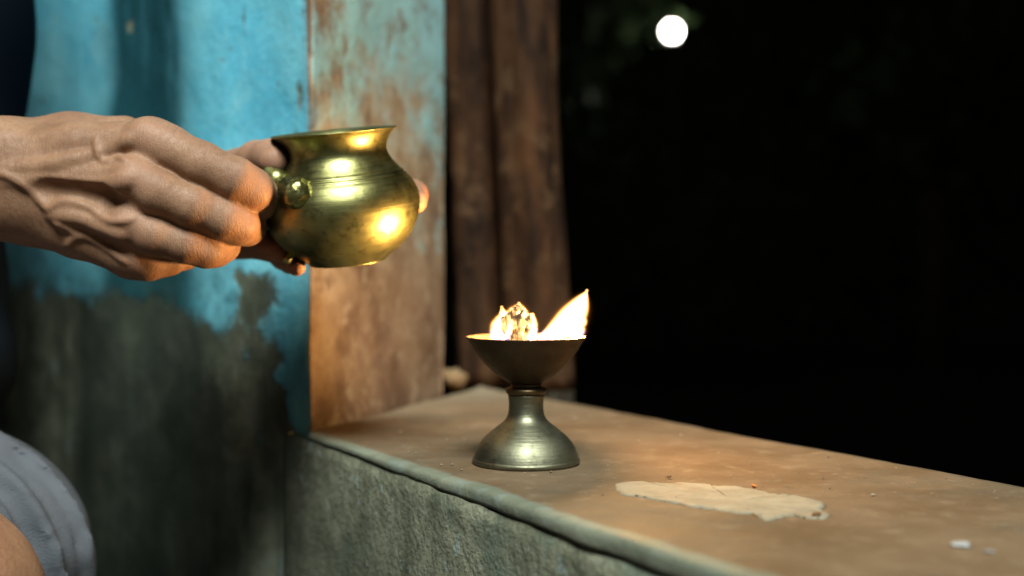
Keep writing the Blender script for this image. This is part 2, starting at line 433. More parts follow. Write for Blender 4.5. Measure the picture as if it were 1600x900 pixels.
# rough face under the cap
Zs = np.concatenate([np.linspace(-.0185, -.2, 52), np.linspace(-.23, FLOOR - .01, 14)])
Sf = np.concatenate([np.arange(S0 + .003, -.62, .02), np.arange(-.62, .06, .0035)])
verts = []; alg = []
for s in Sf:
    P = np.stack([np.full(len(Zs), s), Zs, np.zeros(len(Zs))], 1)
    off = .0009 * fbm(P * np.array([30, 30, 1]), 21, 5) + .002 * fbm(P * np.array([5, 5, 1]), 22, 2)
    for z, o in zip(Zs, off):
        top = nose(s) * .0185 + .0008 + .0006 * vnoise(np.array([[s * 90, 2.]]), 13)[0]; z = z - (top - .0185) * max(0, 1 + (z + .0185) / .06)
        verts.append(ledge_pt(s, -.0001 + o * .4 + .0016 * math.exp(min(0, z + top) / .0008), z)); alg.append(float(np.clip((s + .19) / .12, 0, 1)) * float(np.clip((-z - .02) / .05, 0, 1)) * .55)
nz = len(Zs); nf = len(verts)
faces = [(i * nz + a, i * nz + a + 1, (i + 1) * nz + a + 1, (i + 1) * nz + a) for i in range(len(Sf) - 1) for a in range(nz - 1)]
for s in (Sf[0], Sf[-1]):
    for z in (Zs[0], Zs[-1]): verts.append(ledge_pt(s, LW - .004, z)); alg.append(0)
a0, a1, b0, b1 = nf, nf + 1, nf + 2, nf + 3
faces += [(a0, b0, b1, a1), (0, a0, a1) + tuple(range(nz - 1, 0, -1)), tuple((len(Sf) - 1) * nz + a for a in range(nz)) + (b1, b0)]
me = mesh('face', verts, faces); attr(me, 'algae_shade', alg)
face = part_at(new_obj('wall_face', me, mat_face()), parapet)
# lighter patch where the red coat has come away, with raised ragged edges
out = [(960, 762), (985, 757), (1030, 760), (1080, 760), (1120, 764), (1165, 767), (1210, 776), (1250, 781), (1287, 790), (1283, 800), (1300, 808), (1292, 815), (1262, 815), (1230, 811), (1205, 818), (1186, 815), (1190, 808), (1155, 806), (1100, 798), (1045, 788), (1000, 780), (968, 774)]
O = spline([tuple(on_ledge(x, y)[:2]) for x, y in out + out[:1]], 12)[:-1]
O = O + .0006 * np.stack([fbm(O * 900, 33, 2), fbm(O * 900, 39, 2)], 1) + .0011 * np.stack([fbm(O * 260, 31, 3), fbm(O * 260, 37, 3)], 1)
cen = O.mean(0); verts = []; m = len(O)
for t, z in ((1.0, .0002), (.992, .0014), (.95, .0014), (.8, .0012), (.55, .0013), (.3, .0012)):
    q = cen + (O - cen) * t; zz = z + .00022 * fbm(q * 150, 41, 3)
    verts += [(a, b, c) for (a, b), c in zip(q, zz)]
verts.append((cen[0], cen[1], .0013))
faces = [(r * m + i, r * m + (i + 1) % m, (r + 1) * m + (i + 1) % m, (r + 1) * m + i) for r in range(5) for i in range(m)] + [(5 * m + i, 5 * m + (i + 1) % m, 6 * m) for i in range(m)]
Mp = Mat('bare_lime_skim'); q1 = Mp.noise(60, 6, .65); q2 = Mp.noise(300, 4, .6)
cc = Mp.mix(Mp.rng(q1, .3, .7), (.185, .162, .112), (.255, .23, .165)); cc = Mp.mix(Mp.rng(Mp.noise(32, 5, .6), .55, .7, 0, .6), cc, (.19, .135, .08))
Mp.set(Base_Color=cc, Roughness=.8, Normal=Mp.bump(Mp.math('ADD', q1, q2), .0008, .8))
patch = part_at(new_obj('bare_plaster_patch', mesh('patch', verts, faces), Mp.m), parapet); patch['label'] = 'pale ragged patch where the terracotta coat has flaked off'

# --- blue plastered wall and the pillar corner it ends in
C0 = np.array([(487 - 800) / F * .868, .868]); WD = np.array([-.722, .692])       # the blue face runs back from the corner
tw = np.concatenate([np.arange(0, .47, .0032), np.linspace(.48, 1.6, 24)])
left = np.array([[*(C0 + WD * t), 0] for t in tw])
left[:, :2] += np.array([-.69, -.72]) * (-.004 * np.exp(-((tw - .225) / .05) ** 2))[:, None]     # slightly uneven, hollow along the dark band
left[:, 2] = 800 + left[:, 0] / left[:, 1] * F
fA, fB = on_ledge(487, 668), on_ledge(694, 616)
tt = np.linspace(.002, 1, 62)
right = np.stack([C0[0] + (fB[0] - C0[0]) * tt, C0[1] + (fB[1] - C0[1]) * tt], 1)
right = np.hstack([right, (800 + right[:, :1] / right[:, 1:2] * F)])
backp = np.array([[right[-1, 0] - .05, right[-1, 1] + .03, 690.], [-.25, 1.45, 560.], [left[-1, 0] + .3, left[-1, 1] + .3, -500.]])
plan = np.vstack([left[::-1], right, backp]); nl, nr = len(left), len(right)
zl = np.concatenate([np.linspace(FLOOR, -.28, 12)[:-1], np.arange(-.28, .52, .0045), np.linspace(.53, 2.25, 20)])
yl_x = [-600, 0, 40, 100, 140, 180, 215, 250, 290, 320, 340, 352, 370, 400, 430, 455, 474, 487]
yl_y = [430, 436, 440, 455, 468, 462, 474, 464, 480, 500, 525, 520, 500, 500, 540, 600, 668, 690]
verts = []; pa = []; al = []; br = []; dm = []; bg_ = []; pyl = []
npn = len(plan)
nrm2 = np.zeros((npn, 2)); dd = np.roll(plan[:, :2], -1, 0) - np.roll(plan[:, :2], 1, 0); nrm2[:, 0] = dd[:, 1]; nrm2[:, 1] = -dd[:, 0]; nrm2 /= np.linalg.norm(nrm2, axis=1)[:, None]
for i, (x, y, px) in enumerate(plan):
    py = 403 - (zl - H) / y * F                                     # how high each point shows
    pyl.append(py if i < nl else py * 0)
    P = np.stack([np.full_like(zl, i * .05), zl * 12, np.full_like(zl, y * 3)], 1)
    off = .0022 * fbm(P * .8, 51, 4)
    isr = nl <= i < nl + nr
    if i > npn - 4: off = off * 0
    for a, z in enumerate(zl):
        verts.append((x + nrm2[i, 0] * off[a], y + nrm2[i, 1] * off[a], z))
    if isr or i > nl + nr:
        u = (px - 487) / 208.
        v = (185 - py + 40 * math.sin(u * 7)) / 130. + .15
        v = np.clip(v, -1.1, .95) - 1.0 * np.exp(-((px - 520) / 42) ** 2) * (py > -200)
        v = np.where(py > 400, v - 1.5, v)
        pa.append(v); al.append(0 * v); br.append(0 * v + 1); dm.append(0 * v); bg_.append(np.clip((455 - py) / 200, 0, 1))
    else:
        yl = np.interp(px, yl_x, yl_y)
        v = (yl - py) / 20.; v = np.clip(v, -4.5, 2.6)
        for bx, by, rx, ry, am in ((470, 640, 26, 40, 5.0), (432, 590, 18, 16, 3.5), (384, 560, 12, 22, 3.2), (408, 455, 36, 40, -5.0), (372, 430, 22, 16, -2.2), (400, 690, 16, 34, 5.2), (394, 835, 10, 48, 5.4), (455, 725, 13, 30, 5.2), (430, 790, 10, 50, 5.0), (480, 25, 12, 40, -2.4), (470, 130, 8, 55, -2.6), (380, 40, 4, 26, -2.6), (205, 45, 6, 14, -2.6), (462, 200, 10, 40, -2.2)):
            v = v + am * np.exp(-((px - bx) / rx) ** 2 - ((py - by) / ry) ** 2)
        if i == nl - 1: v = v * 0 - 3
        pa.append(v)
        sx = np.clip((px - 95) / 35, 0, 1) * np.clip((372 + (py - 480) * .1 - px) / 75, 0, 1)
        al.append(np.clip(sx, 0, 1) * np.clip((py - 380) / 40, 0, 1) + np.exp(-((px - 420) / 45) ** 2 - ((py - 450) / 60) ** 2) * .8)  # algae on the lower wall, with cast shade painted in
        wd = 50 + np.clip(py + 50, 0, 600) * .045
        dm.append(np.exp(-((px - 226 - 6 * np.sin(py / 60.)) / wd) ** 2 * 1.0) * 1.8); bg_.append(0 * v)  # dark vertical band, wider towards the bottom
        br.append(0 * v + (1 if i == nl - 1 else float(np.clip((px - 474) / 12, 0, 1)) * (py < 300)))
nzl = len(zl)
faces = [(i * nzl + a, ((i + 1) % npn) * nzl + a, ((i + 1) % npn) * nzl + a + 1, i * nzl + a + 1) for i in range(npn) for a in range(nzl - 1)]
faces.append(tuple(i * nzl + nzl - 1 for i in range(npn)))
me = mesh('plaster_wall', verts, faces); attr(me, 'paint', np.concatenate(pa)); attr(me, 'algae_shade', np.clip(np.concatenate(al), 0, 1)); attr(me, 'brown', np.concatenate(br)); attr(me, 'stain', np.concatenate([np.clip((p_ - 385) / 90, 0, 1) * .75 * np.clip((450 - x_) / 40, 0, 1) for p_, x_ in zip(pyl, plan[:, 2])])); attr(me, 'dark_band', np.clip(np.concatenate(dm), 0, 1)); attr(me, 'beige', np.concatenate(bg_))
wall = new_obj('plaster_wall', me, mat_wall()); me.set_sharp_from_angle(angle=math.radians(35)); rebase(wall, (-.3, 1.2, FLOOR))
tag(wall, 'blue painted plaster wall, peeling to brown on its corner face, behind the hands', 'wall')

# --- two round wooden posts on the far end of the ledge
Mw_ = Mat('old_mottled_wood'); q1 = Mw_.noise(1, 6, .65, Mw_.map((38, 38, 9))); q2 = Mw_.noise(30, 6, .65); q3 = Mw_.noise(1, 4, .6, Mw_.map((160, 160, 5)))
cc = Mw_.mix(Mw_.rng(q1, .35, .68), (.007, .0038, .0025), (.048, .024, .0115)); cc = Mw_.mix(Mw_.rng(q2, .52, .68, 0, .75), cc, (.066, .042, .023)); cc = Mw_.mix(Mw_.rng(q3, .55, .7, 0, .6), cc, (.018, .011, .008))
Mw_.set(Base_Color=cc, Roughness=.8, Normal=Mw_.bump(Mw_.math('ADD', q2, q3), .003, .8))
Mw_.b.inputs['Specular IOR Level'].default_value = .12
def post(pxc, Z, rpx, label, seed, flute):
    px_, py_ = (pxc - 800) / F * Z, Z; verts = []; seg = 72; cz = np.concatenate([np.arange(.0006, .75, .014), np.linspace(.78, 2.25, 14)]); r0 = R(rpx, Z)
    for z in cz:
        for j in range(seg):
            a = 2 * math.pi * j / seg; r = r0 * (1 + .05 * math.cos(flute * a + seed)) + .0022 * fbm(np.array([[math.cos(a) * 2, math.sin(a) * 2, z * 7 + seed]]), 61, 3)[0]
            r *= 1 + .10 * max(0, .10 - z) / .10
            verts.append((px_ - .040 * z + r * math.cos(a), py_ + r * math.sin(a), z))
    faces = [(k * seg + j, k * seg + (j + 1) % seg, (k + 1) * seg + (j + 1) % seg, (k + 1) * seg + j) for k in range(len(cz) - 1) for j in range(seg)]
    faces += [tuple(range(seg - 1, -1, -1)), tuple((len(cz) - 1) * seg + j for j in range(seg))]
    o = new_obj('wooden_post', mesh('wooden_post', verts, faces), Mw_.m); rebase(o, (px_, py_, 0)); return tag(o, label, 'post', 'wooden posts at the far end of the ledge')
post(752, 1.17, 36, 'slimmer dark wooden post right beside the blue pillar', 1.0, 3)
post(843, 1.13, 49, 'thicker weathered wooden post behind the lamp flame, next to the dark garden', 2.3, 5)

# --- unseen slab added overhead to keep the sun off the background
def box(x0, x1, y0, y1, z0, z1):
    v = [(x, y, z) for x in (x0, x1) for y in (y0, y1) for z in (z0, z1)]
    return v, [(0, 1, 3, 2), (4, 6, 7, 5), (0, 4, 5, 1), (2, 3, 7, 6), (0, 2, 6, 4), (1, 5, 7, 3)]
shade_slab = tag(new_obj('shade_slab', mesh('shade_slab', *box(-9, 9, .25, 12.5, 2.25, 2.43)), mat_simple('shade_slab_timber', (.05, .035, .025), (.09, .065, .045), 6), smooth=False), kind='structure')

# ================================================================== OIL LAMP
LZ = .719; LX = (822 - 800) / F * LZ
s_ = LZ / F
def lz(py): return H - (py - 403) * s_
bronze = mat_metal('dull_bronze', (.16, .16, .112), (.22, .218, .15), (.06, .06, .04), .47, .55, .0004)
bronze_d = mat_metal('dark_bronze', (.12, .088, .046), (.17, .125, .066), (.05, .036, .02), .48, .6, .0004)
lamp = thing('oil_lamp', 'small footed bronze oil lamp burning on the ledge', 'lamp', (LX, LZ, .0008))
basep = [(0, 0), (83 * s_, 0), (84.5 * s_, .0006), (84.6 * s_, .0022), (82.5 * s_, .0030)]
for py, r in ((718, 83.4), (708, 80.5), (698, 76), (689, 70), (681, 62.5), (673, 53), (665, 43), (658, 34.5), (650, 29.3), (640, 27.3), (628, 27), (616, 28.5)): basep.append((r * s_, lz(py) - .0008))
st = spline(basep[3:], 4); basep = basep[:3] + [tuple(x) for x in st]
o = new_obj('foot', mesh('foot', *lathe(basep, 96)), bronze, lamp)
colp = [(25 * s_, lz(617)), (29.5 * s_, lz(616)), (31.5 * s_, lz(613)), (32 * s_, lz(609)), (30.5 * s_, lz(606.5)), (25.5 * s_, lz(605.5)), (23 * s_, lz(603)), (24.5 * s_, lz(600)), (23 * s_, lz(598.5))]
colp = [(r, z - .0008) for r, z in colp]
o = new_obj('collar', mesh('collar', *lathe(colp, 96)), bronze_d, lamp)
bo = [(0, 598.5), (24, 598.5), (33, 594), (47, 585), (60, 573), (71, 561), (80, 548.5), (87, 537), (92, 529.5), (94.3, 526.5)]
bi = [(93.2, 525.6), (90, 528.5), (84.5, 537), (77, 549), (67, 561), (54, 573), (38, 583), (20, 589), (0, 591)]
bo = [tuple(x) for x in spline([(r * s_, lz(y) - .0008) for r, y in bo], 3)]; bi = [tuple(x) for x in spline([(r * s_, lz(y) - .0008) for r, y in bi], 3)]
Mb = Mat('sooty_bronze'); b1 = Mb.noise(30, 6, .6); b2 = Mb.noise(160, 5, .6)
Mb.set(Base_Color=Mb.mix(Mb.rng(b1, .3, .7), (.055, .036, .02), (.105, .072, .04)), Metallic=.75, Roughness=Mb.rng(b2, .3, .7, .42, .6), Normal=Mb.bump(b2, .0004, .5))
o = new_obj('bowl', mesh('bowl', *lathe(bo + bi, 112)), Mb.m, lamp)
Mo = Mat('lamp_oil'); Mo.set(Base_Color=(.16, .085, .02), Roughness=.08); Mo.b.inputs['Coat Weight'].default_value = .5
zo = lz(536)
o = new_obj('oil', mesh('oil', *lathe([(84 * s_, zo - .0028), (84.3 * s_, zo - .0016), (70 * s_, zo - .0017), (0, zo - .0017)], 96)), Mo.m, lamp)
# wick: folded cotton, charred in its creases
def LW_(px, py, dz=0.0): return W(px, py, LZ + dz)
f = Field(LW_(760, 560) - .03, LW_(850, 465) + .03, .0007)
for pts in ([(806, 540, -.006, 9), (803, 515, -.006, 9), (797, 497, -.004, 8), (802, 487, -.003, 6), (810, 480, -.003, 4.5)],
            [(820, 542, -.005, 8), (824, 516, -.006, 8), (826, 500, -.005, 6), (829, 493, -.003, 3.5)],
            [(812, 538, -.010, 6), (813, 512, -.010, 6.5), (811, 497, -.008, 6), (817, 488, -.006, 4.5), (813, 480, -.004, 3)],
            [(797, 536, -.002, 6), (790, 512, -.002, 6), (786, 498, -.002, 3.5)],
            [(829, 538, -.003, 5), (832, 518, -.004, 4.5), (833, 504, -.004, 2.5)],
            [(803, 505, -.009, 5), (816, 503, -.010, 5), (825, 507, -.008, 4)]):
    f.chain([(LW_(x, y, d), r * s_) for x, y, d, r in pts], .0012)
V, Q = f.mesh(); V = relax(V, Q, 1)
V = V + .0007 * np.stack([fbm(V * 420, 71 + i, 3) for i in range(3)], 1)
Mw = Mat('charring_cotton'); w1 = Mw.noise(1, 5, .7, Mw.map((420, 420, 130))); w2 = Mw.noise(150, 5, .6)
Mw.set(Base_Color=Mw.mix(Mw.rng(Mw.math('ADD', w1, Mw.math('MULTIPLY', w2, .5)), .66, .86), (.03, .013, .005), (.50, .36, .18)), Roughness=.95, Normal=Mw.bump(w1, .0012, 1), Emission_Color=(1, .5, .14), Emission_Strength=Mw.rng(Mw.math('ADD', w1, Mw.math('MULTIPLY', w2, .5)), .66, .98, .05, 1.3))
wick = new_obj('wick', np_mesh('wick', V - np.array([LX, LZ, .0008]), Q), Mw.m, lamp)
# flames: bodies of glowing gas
def flame(name, chains, res=.0009):
    allp = np.array([LW_(x, y, d) for c in chains for x, y, d, r in c]); m_ = .024
    f = Field(allp.min(0) - m_, allp.max(0) + m_, res)
    for c in chains: f.chain([(LW_(x, y, d), r * s_ * 1.2 + .0080 * min(1, .25 + r / 12)) for x, y, d, r in c], .004)
    V, Q = f.mesh(); V = relax(V, Q, 2)
    org = np.array([V[:, 0].mean(), V[:, 1].mean(), lz(531)])
    pts = [(LW_(x, y, d) - org, max(r * s_, .0006) * 1.22) for c in chains for x, y, d, r in (c if len(c) > 22 else c[::2] + c[-1:])]
    o = new_obj(name, np_mesh(name, V, Q), mat_flame(pts), lamp)
    rebase(o, org); o.location = tuple(org - np.array([LX, LZ, .0008])); return o
sw = spline([(842, 528, .002, 3), (858, 522, .002, 7), (876, 512, .002, 11.5), (891, 499, .002, 13.5), (902, 484, .002, 11), (909, 471, .002, 7), (914, 461, .002, 3.2), (917, 454, .002, .8)], 4)
fl1 = flame('flame', [[tuple(x) for x in sw], [(862, 526, .002, 4), (885, 519, .002, 10), (899, 515, .002, 10), (905, 502, .002, 8)]])
fl1['label'] = 'tall flame leaning to the right'
fl2 = flame('flame', [[tuple(x) for x in spline([(776, 524, .004, 7), (783, 512, .004, 11), (788, 500, .004, 8), (786, 489, .004, 4), (784, 480, .004, 1.2)], 4)],
                      [tuple(x) for x in spline([(800, 522, .008, 14), (806, 505, .008, 15), (810, 490, .007, 9), (811, 480, .006, 4), (811, 474, .006, 1)], 4)],
                      [tuple(x) for x in spline([(822, 522, .006, 11), (828, 508, .006, 8), (831, 497, .006, 4), (833, 491, .006, 1)], 4)],
                      [tuple(x) for x in spline([(792, 526, -.013, 4), (797, 512, -.013, 4), (800, 502, -.012, 1)], 4)], [tuple(x) for x in spline([(830, 527, -.010, 5), (834, 515, -.010, 4), (836, 505, -.009, 1)], 4)]])
fl2['label'] = 'low ragged flame around the wick'
def flame_light(px, py, d, energy):
    l = bpy.data.lights.new('flame_light', 'POINT'); l.energy = energy; l.color = (1.0, .54, .19); l.shadow_soft_size = .008
    o = bpy.data.objects.new('flame_light', l); C.objects.link(o); o.location = tuple(LW_(px, py, d) - np.array([LX, LZ, .0008])); o.parent = lamp
flame_light(892, 497, .002, 2.1)
flame_light(800, 495, .010, 1.05)

# ================================================================== BRASS POT
PZ = .74; ps = PZ / F
brass = mat_metal('polished_brass', (.24, .235, .092), (.32, .312, .13), (.09, .087, .034), .37, .75, .00022)
rim_c = W(522, 206, PZ)
roll, tip = math.radians(5.0), math.radians(8.0)
# local frame: z up the pot's axis; roll lifts the right side, tip turns the mouth towards the camera
Rm = Matrix.Rotation(-roll, 4, 'Y') @ Matrix.Rotation(tip, 4, 'X')
pot = thing('brass_pot', 'round bellied brass pot with a knobbed handle held over the lamp', 'pot')
hp = [(0, 205), (55, 206), (61, 205), (65, 202), (75, 194), (88, 184), (100, 172), (110, 158), (118, 142), (122.5, 125), (123.5, 113), (121, 98), (114, 83), (108, 76)]
hp = [tuple(x) for x in spline(hp, 4)] + [(106.5, 74.2), (106.6, 72.6), (104.6, 71.4), (103.0, 70.2), (101.4, 68.4), (101.6, 66.6), (99.4, 65.4), (97.5, 64)]
hp += [tuple(x) for x in spline([(95.5, 61.5), (90, 55), (85, 48), (80.5, 39), (79, 31), (80.5, 22), (85.5, 12), (92, 4.5), (98, .6), (98.6, -1)], 4)]
hi_ = [tuple(x) for x in spline([(97.5, -1.4), (91, 2), (83.5, 10), (78, 22), (76.5, 31), (78, 40), (92, 62), (110, 86), (119, 113), (113, 145), (95, 172), (70, 192), (40, 199), (0, 200)], 4)]
potp = [(r * ps, -h * ps) for r, h in hp + hi_]
body = new_obj('pot_body', mesh('pot_body', *lathe(potp, 128)), brass, pot)
pot.matrix_world = Matrix.Translation(Vector(rim_c)) @ Rm
PM = np.array(Matrix.Translation(Vector(rim_c)) @ Rm); PI_ = np.linalg.inv(PM)
def to_pot(p): return (PI_ @ np.append(p, 1))[:3]
def blob(name, chains, mat, root, tf, res=.0006, k=.0015, pad=.012, bumpy=0):
    allp = np.array([p for c in chains for p, r in c]); f = Field(allp.min(0) - pad, allp.max(0) + pad, res)
    for c in chains: f.chain(c, k)
    V, Q = f.mesh(); V = relax(V, Q, 1)
    if bumpy: V = V + bumpy * np.stack([fbm(V * 300, 81 + i, 2) for i in range(3)], 1)
    V = np.array([tf(v) for v in V]); return new_obj(name, np_mesh(name, V, Q), mat, root)
def w3(px, py, Z, r): return (W(px, py, Z * 1.205), R(r, Z * 1.205))
handle = blob('handle', [[w3(478, 300, .600, 8), w3(462, 305, .592, 11), w3(440, 297, .596, 11), w3(425, 290, .606, 12), w3(418, 320, .610, 14), w3(424, 345, .610, 15), w3(440, 352, .608, 10)],
                         [w3(484, 288, .600, 7), w3(488, 298, .601, 8), w3(478, 310, .602, 9)], [w3(481, 284, .600, 4), w3(472, 281, .597, 4)], [w3(489, 303, .600, 5), w3(493, 297, .602, 4)]], brass, pot, to_pot, k=.002)
k1 = blob('knob', [[w3(455, 296, .590, 22), w3(463, 302, .588, 25), w3(470, 308, .592, 20)], [w3(470, 285, .594, 9), w3(480, 296, .596, 10), w3(484, 308, .598, 8)]], brass, handle, lambda p: to_pot(p), bumpy=.0005)
k2 = blob('knob', [[w3(422, 276, .604, 20), w3(432, 282, .602, 20)]], brass, handle, lambda p: to_pot(p))
foot = blob('foot_bead', [[w3(452, 402, .615, 9), w3(449, 406, .614, 8)], [w3(462, 398, .620, 6), w3(470, 396, .625, 6)]], brass, pot, to_pot)

# ================================================================== THE PERSON
skin = mat_skin()
HR, HL = 1.165, 1.12                                                 # right hand and left hand: depth scale of the figures below
HS = HR
def WH(px, py, Z): return W(px, py, Z * HS)
def RH(r, Z): return R(r, Z * HS)
def P3(px, py, Z, r): return (WH(px, py, Z), RH(r, Z))
# right hand: back towards the camera, fingers closed on the handle
f = Field((-.425, .645, .07), (-.105, .80, .225), .00085)
g = f.blank()
# forearm and wrist
g.cone(WH(-420, 222, .655), WH(10, 240, .613), RH(66, .655), RH(53, .613), .02)
g.cone(WH(-420, 330, .66), WH(10, 319, .618), RH(72, .66), RH(53, .618), .02)
g.cone(WH(-420, 275, .665), WH(10, 280, .622), RH(80, .66), RH(62, .622), .02)
# metacarpals
mc = {'index': [(40, 246, .612, 46), (120, 232, .606, 39), (238, 223, .600, 36)], 'middle': [(40, 275, .609, 44), (120, 279, .602, 37), (212, 283, .594, 35)],
      'ring': [(40, 303, .611, 46), (120, 326, .605, 38), (204, 348, .598, 33)], 'pinky': [(40, 322, .616, 50), (120, 360, .612, 40), (205, 401, .607, 32)]}
for c in mc.values(): g.chain([P3(*p) for p in c], .007)
g.chain([P3(30, 240, .625, 50), P3(110, 226, .63, 44), P3(195, 217, .632, 36)], .012)
g.chain([P3(30, 290, .63, 62), P3(215, 300, .632, 62)], .012); g.chain([P3(60, 330, .632, 55), P3(200, 372, .632, 48)], .012)
# fingers: each its own chain, so that the clefts between them stay
fingers = {'index': [(238, 223, .600, 36), (262, 232, .597, 36), (315, 256, .594, 33.5), (368, 280, .596, 33), (394, 296, .602, 32), (408, 310, .618, 30), (416, 316, .636, 27), (414, 318, .655, 24), (398, 318, .664, 20)],
           'middle': [(212, 283, .594, 35), (245, 300, .590, 34), (300, 322, .592, 32), (350, 342, .597, 31.5), (371, 350, .603, 31.5), (384, 354, .619, 29), (390, 354, .638, 26), (384, 354, .656, 22), (370, 350, .662, 18)],
           'ring': [(204, 348, .598, 33), (240, 366, .594, 32), (290, 381, .597, 29), (322, 389, .603, 28.5), (336, 388, .610, 28), (348, 384, .626, 25), (350, 380, .643, 22), (338, 375, .655, 18)],
           'pinky': [(205, 401, .607, 32), (232, 408, .606, 29), (262, 404, .612, 25.5), (288, 396, .622, 24), (306, 388, .636, 21), (308, 380, .650, 18)]}
for n, c in fingers.items():
    h_ = f.blank(); h_.chain([P3(*p) for p in c], .004); 
    f.merge(h_, .0022)
g2 = g; hh = np.maximum(.006 - np.abs(f.f - g2.f), 0) / .006; f.f = np.minimum(f.f, g2.f) - hh * hh * .0015
# thumb behind the index finger
h_ = f.blank(); h_.chain([P3(120, 235, .636, 40), P3(205, 240, .645, 36), P3(300, 268, .652, 30), P3(345, 288, .655, 27), P3(392, 300, .652, 24)], .004); f.merge(h_, .006)
# knuckles and finger joints
for x, y, Z, r, k in ((228, 214, .594, 27, .006), (208, 275, .5875, 26, .006), (200, 340, .5915, 22, .006), (203, 396, .6015, 22, .006)):
    f.cone(WH(x, y, Z), WH(x + 6, y + 3, Z), RH(r, Z), RH(r, Z), k)
# tendons, veins and furrows, seated on the skin
def ridge(pts, r0, r1, k, lift=.35, op='add'):
    q = spline([(p[0] / 3., 150 + p[1] / 3.) for p in pts], 5); n = len(q); ch = []
    for i, (x, y) in enumerate(q):
        Z = f0.hit(x, y, .56 * HS, .64 * HS) / HS; t = i / (n - 1); r = RH(r0 + (r1 - r0) * t, Z); ch.append((W(x, y, Z * HS + r * (1 - lift) if op == 'add' else Z * HS - r * (1 - lift)), r))
    for (p, a), (q_, b) in zip(ch, ch[1:]): f.cone(p, q_, a, b, k, None, op)
f0 = f.blank(); f0.f = f.f.copy()
ridge([(20, 350), (120, 340), (220, 332), (330, 305), (440, 284), (520, 250), (620, 205)], 12, 10, .003, .11)
ridge([(40, 390), (180, 398), (330, 415), (470, 424), (560, 410), (610, 385)], 13, 12, .003, .11)
ridge([(250, 560), (380, 570), (480, 610), (580, 650)], 10, 11, .003, .12)
ridge([(180, 436), (280, 450), (390, 464), (510, 476)], 11, 12, .005, .03, 'cut')
f0.f = f.f.copy()
ridge([(0, 362), (60, 385), (130, 430), (185, 485), (232, 528), (290, 496), (360, 503), (430, 528), (485, 572), (540, 588), (620, 578)], 4.8, 4.6, .0020, .24)
ridge([(315, 700), (355, 662), (400, 655), (470, 690), (540, 738), (590, 775)], 4.8, 4.2, .0020, .22)
ridge([(262, 598), (320, 618), (372, 655)], 4.4, 4.2, .0020, .16)
ridge([(452, 205), (456, 250), (475, 293), (510, 312), (560, 290), (595, 305)], 4.2, 3.4, .0018, .20)
# skin folds over the joints and between the fingers
for k_ in range(9):
    x0 = 930 + k_ * 17; ridge([(x0, 196 + k_ * 9), (x0 - 6, 226 + k_ * 9), (x0 - 16, 258 + k_ * 9)], 1.2, .9, .0006, .35, 'cut')
for pts in ([(1075, 330), (1060, 375), (1035, 420)], [(1095, 345), (1085, 390), (1062, 430)], [(1040, 560), (1030, 610), (1010, 640)], [(1062, 575), (1054, 620), (1036, 655)], [(1020, 770), (1050, 740), (1062, 700)], [(1045, 775), (1072, 745), (1080, 710)],
            [(20, 250), (24, 300), (20, 340)], [(60, 240), (66, 290), (60, 325)], [(100, 560), (108, 610), (104, 650)], [(140, 580), (150, 630), (146, 665)], [(180, 590), (190, 640), (186, 675)], [(720, 700), (745, 735), (770, 745)]):
    ridge(pts, 1.3, 1.1, .0006, .35, 'cut')
Vr, Qr = f.mesh(); Vr = relax(Vr, Qr, 5, .5)
# left hand: cradles the pot from behind and below
HS = HL
fl = Field((-.42, .68, .07), (-.03, .95, .225), .0013)
L = [[(-300, 300, .80, 60), (150, 300, .755, 52), (290, 302, .735, 52)], [(-300, 290, .80, 60), (150, 280, .76, 50), (290, 282, .74, 50)],
     [(290, 280, .735, 46), (400, 282, .722, 42), (510, 288, .712, 32)], [(290, 300, .735, 46), (400, 318, .722, 40), (500, 330, .712, 30)],
     [(290, 318, .732, 46), (390, 348, .715, 38), (470, 366, .702, 29)], [(290, 326, .728, 44), (370, 362, .705, 36), (430, 384, .688, 26)]]
for c in L: fl.chain([P3(*p) for p in c], .010)
LF = [[(510, 288, .712, 31), (580, 288, .720, 27), (622, 295, .715, 25), (645, 304, .700, 22), (649, 315, .684, 18.5)],
      [(500, 330, .712, 29), (560, 365, .722, 25), (578, 388, .712, 21), (566, 394, .695, 15), (560, 394, .690, 14)],
      [(470, 366, .702, 28), (505, 390, .712, 23), (515, 398, .700, 18), (510, 400, .688, 14), (508, 400, .684, 13)],
      [(430, 384, .700, 24), (442, 402, .700, 18), (453, 411, .685, 15), (463, 417, .668, 12), (467, 418, .662, 11)],
      [(330, 284, .715, 44), (372, 266, .700, 32), (402, 250, .680, 29), (422, 246, .664, 27), (427, 252, .652, 24)]]
for c in LF:
    h_ = fl.blank(); h_.chain([P3(*p) for p in c], .004); fl.merge(h_, .005)
fl.chain([P3(360, 372, .70, 22), P3(420, 378, .685, 18), P3(432, 388, .678, 16)], .008)
Vl, Ql = fl.mesh(); Vl = relax(Vl, Ql, 1, .4)
# the rest of the body, seated on a block left of the frame, leaning towards the lamp
hipR, hipL = np.array([-.78, .78, -.10]), np.array([-.78, 1.02, -.10])
kneeR, kneeL = W(-134, 968, .62), W(-94, 884, .78)
shR, shL = np.array([-.60, .78, .40]), np.array([-.56, 1.10, .40])
elR, elL = W(-600, 300, .82), np.array([-.60, 1.12, .13])
wrR, wrL = W(-240, 275, .645 * HR), W(-220, 295, .793 * HL)
b = Field((-1.05, .48, FLOOR - .02), (-.10, 1.32, .86), .0085, .2)
b.chain([(np.array([-.78, .90, -.08]), .135), (np.array([-.74, .905, .08]), .125), (np.array([-.66, .91, .24]), .135), (np.array([-.59, .915, .36]), .10)], .05)
b.chain([(shR, .06), (np.array([-.58, .915, .42]), .075), (shL, .06)], .05)
b.cone(np.array([-.56, .915, .44]), np.array([-.53, .915, .54]), .056, .052, .03)
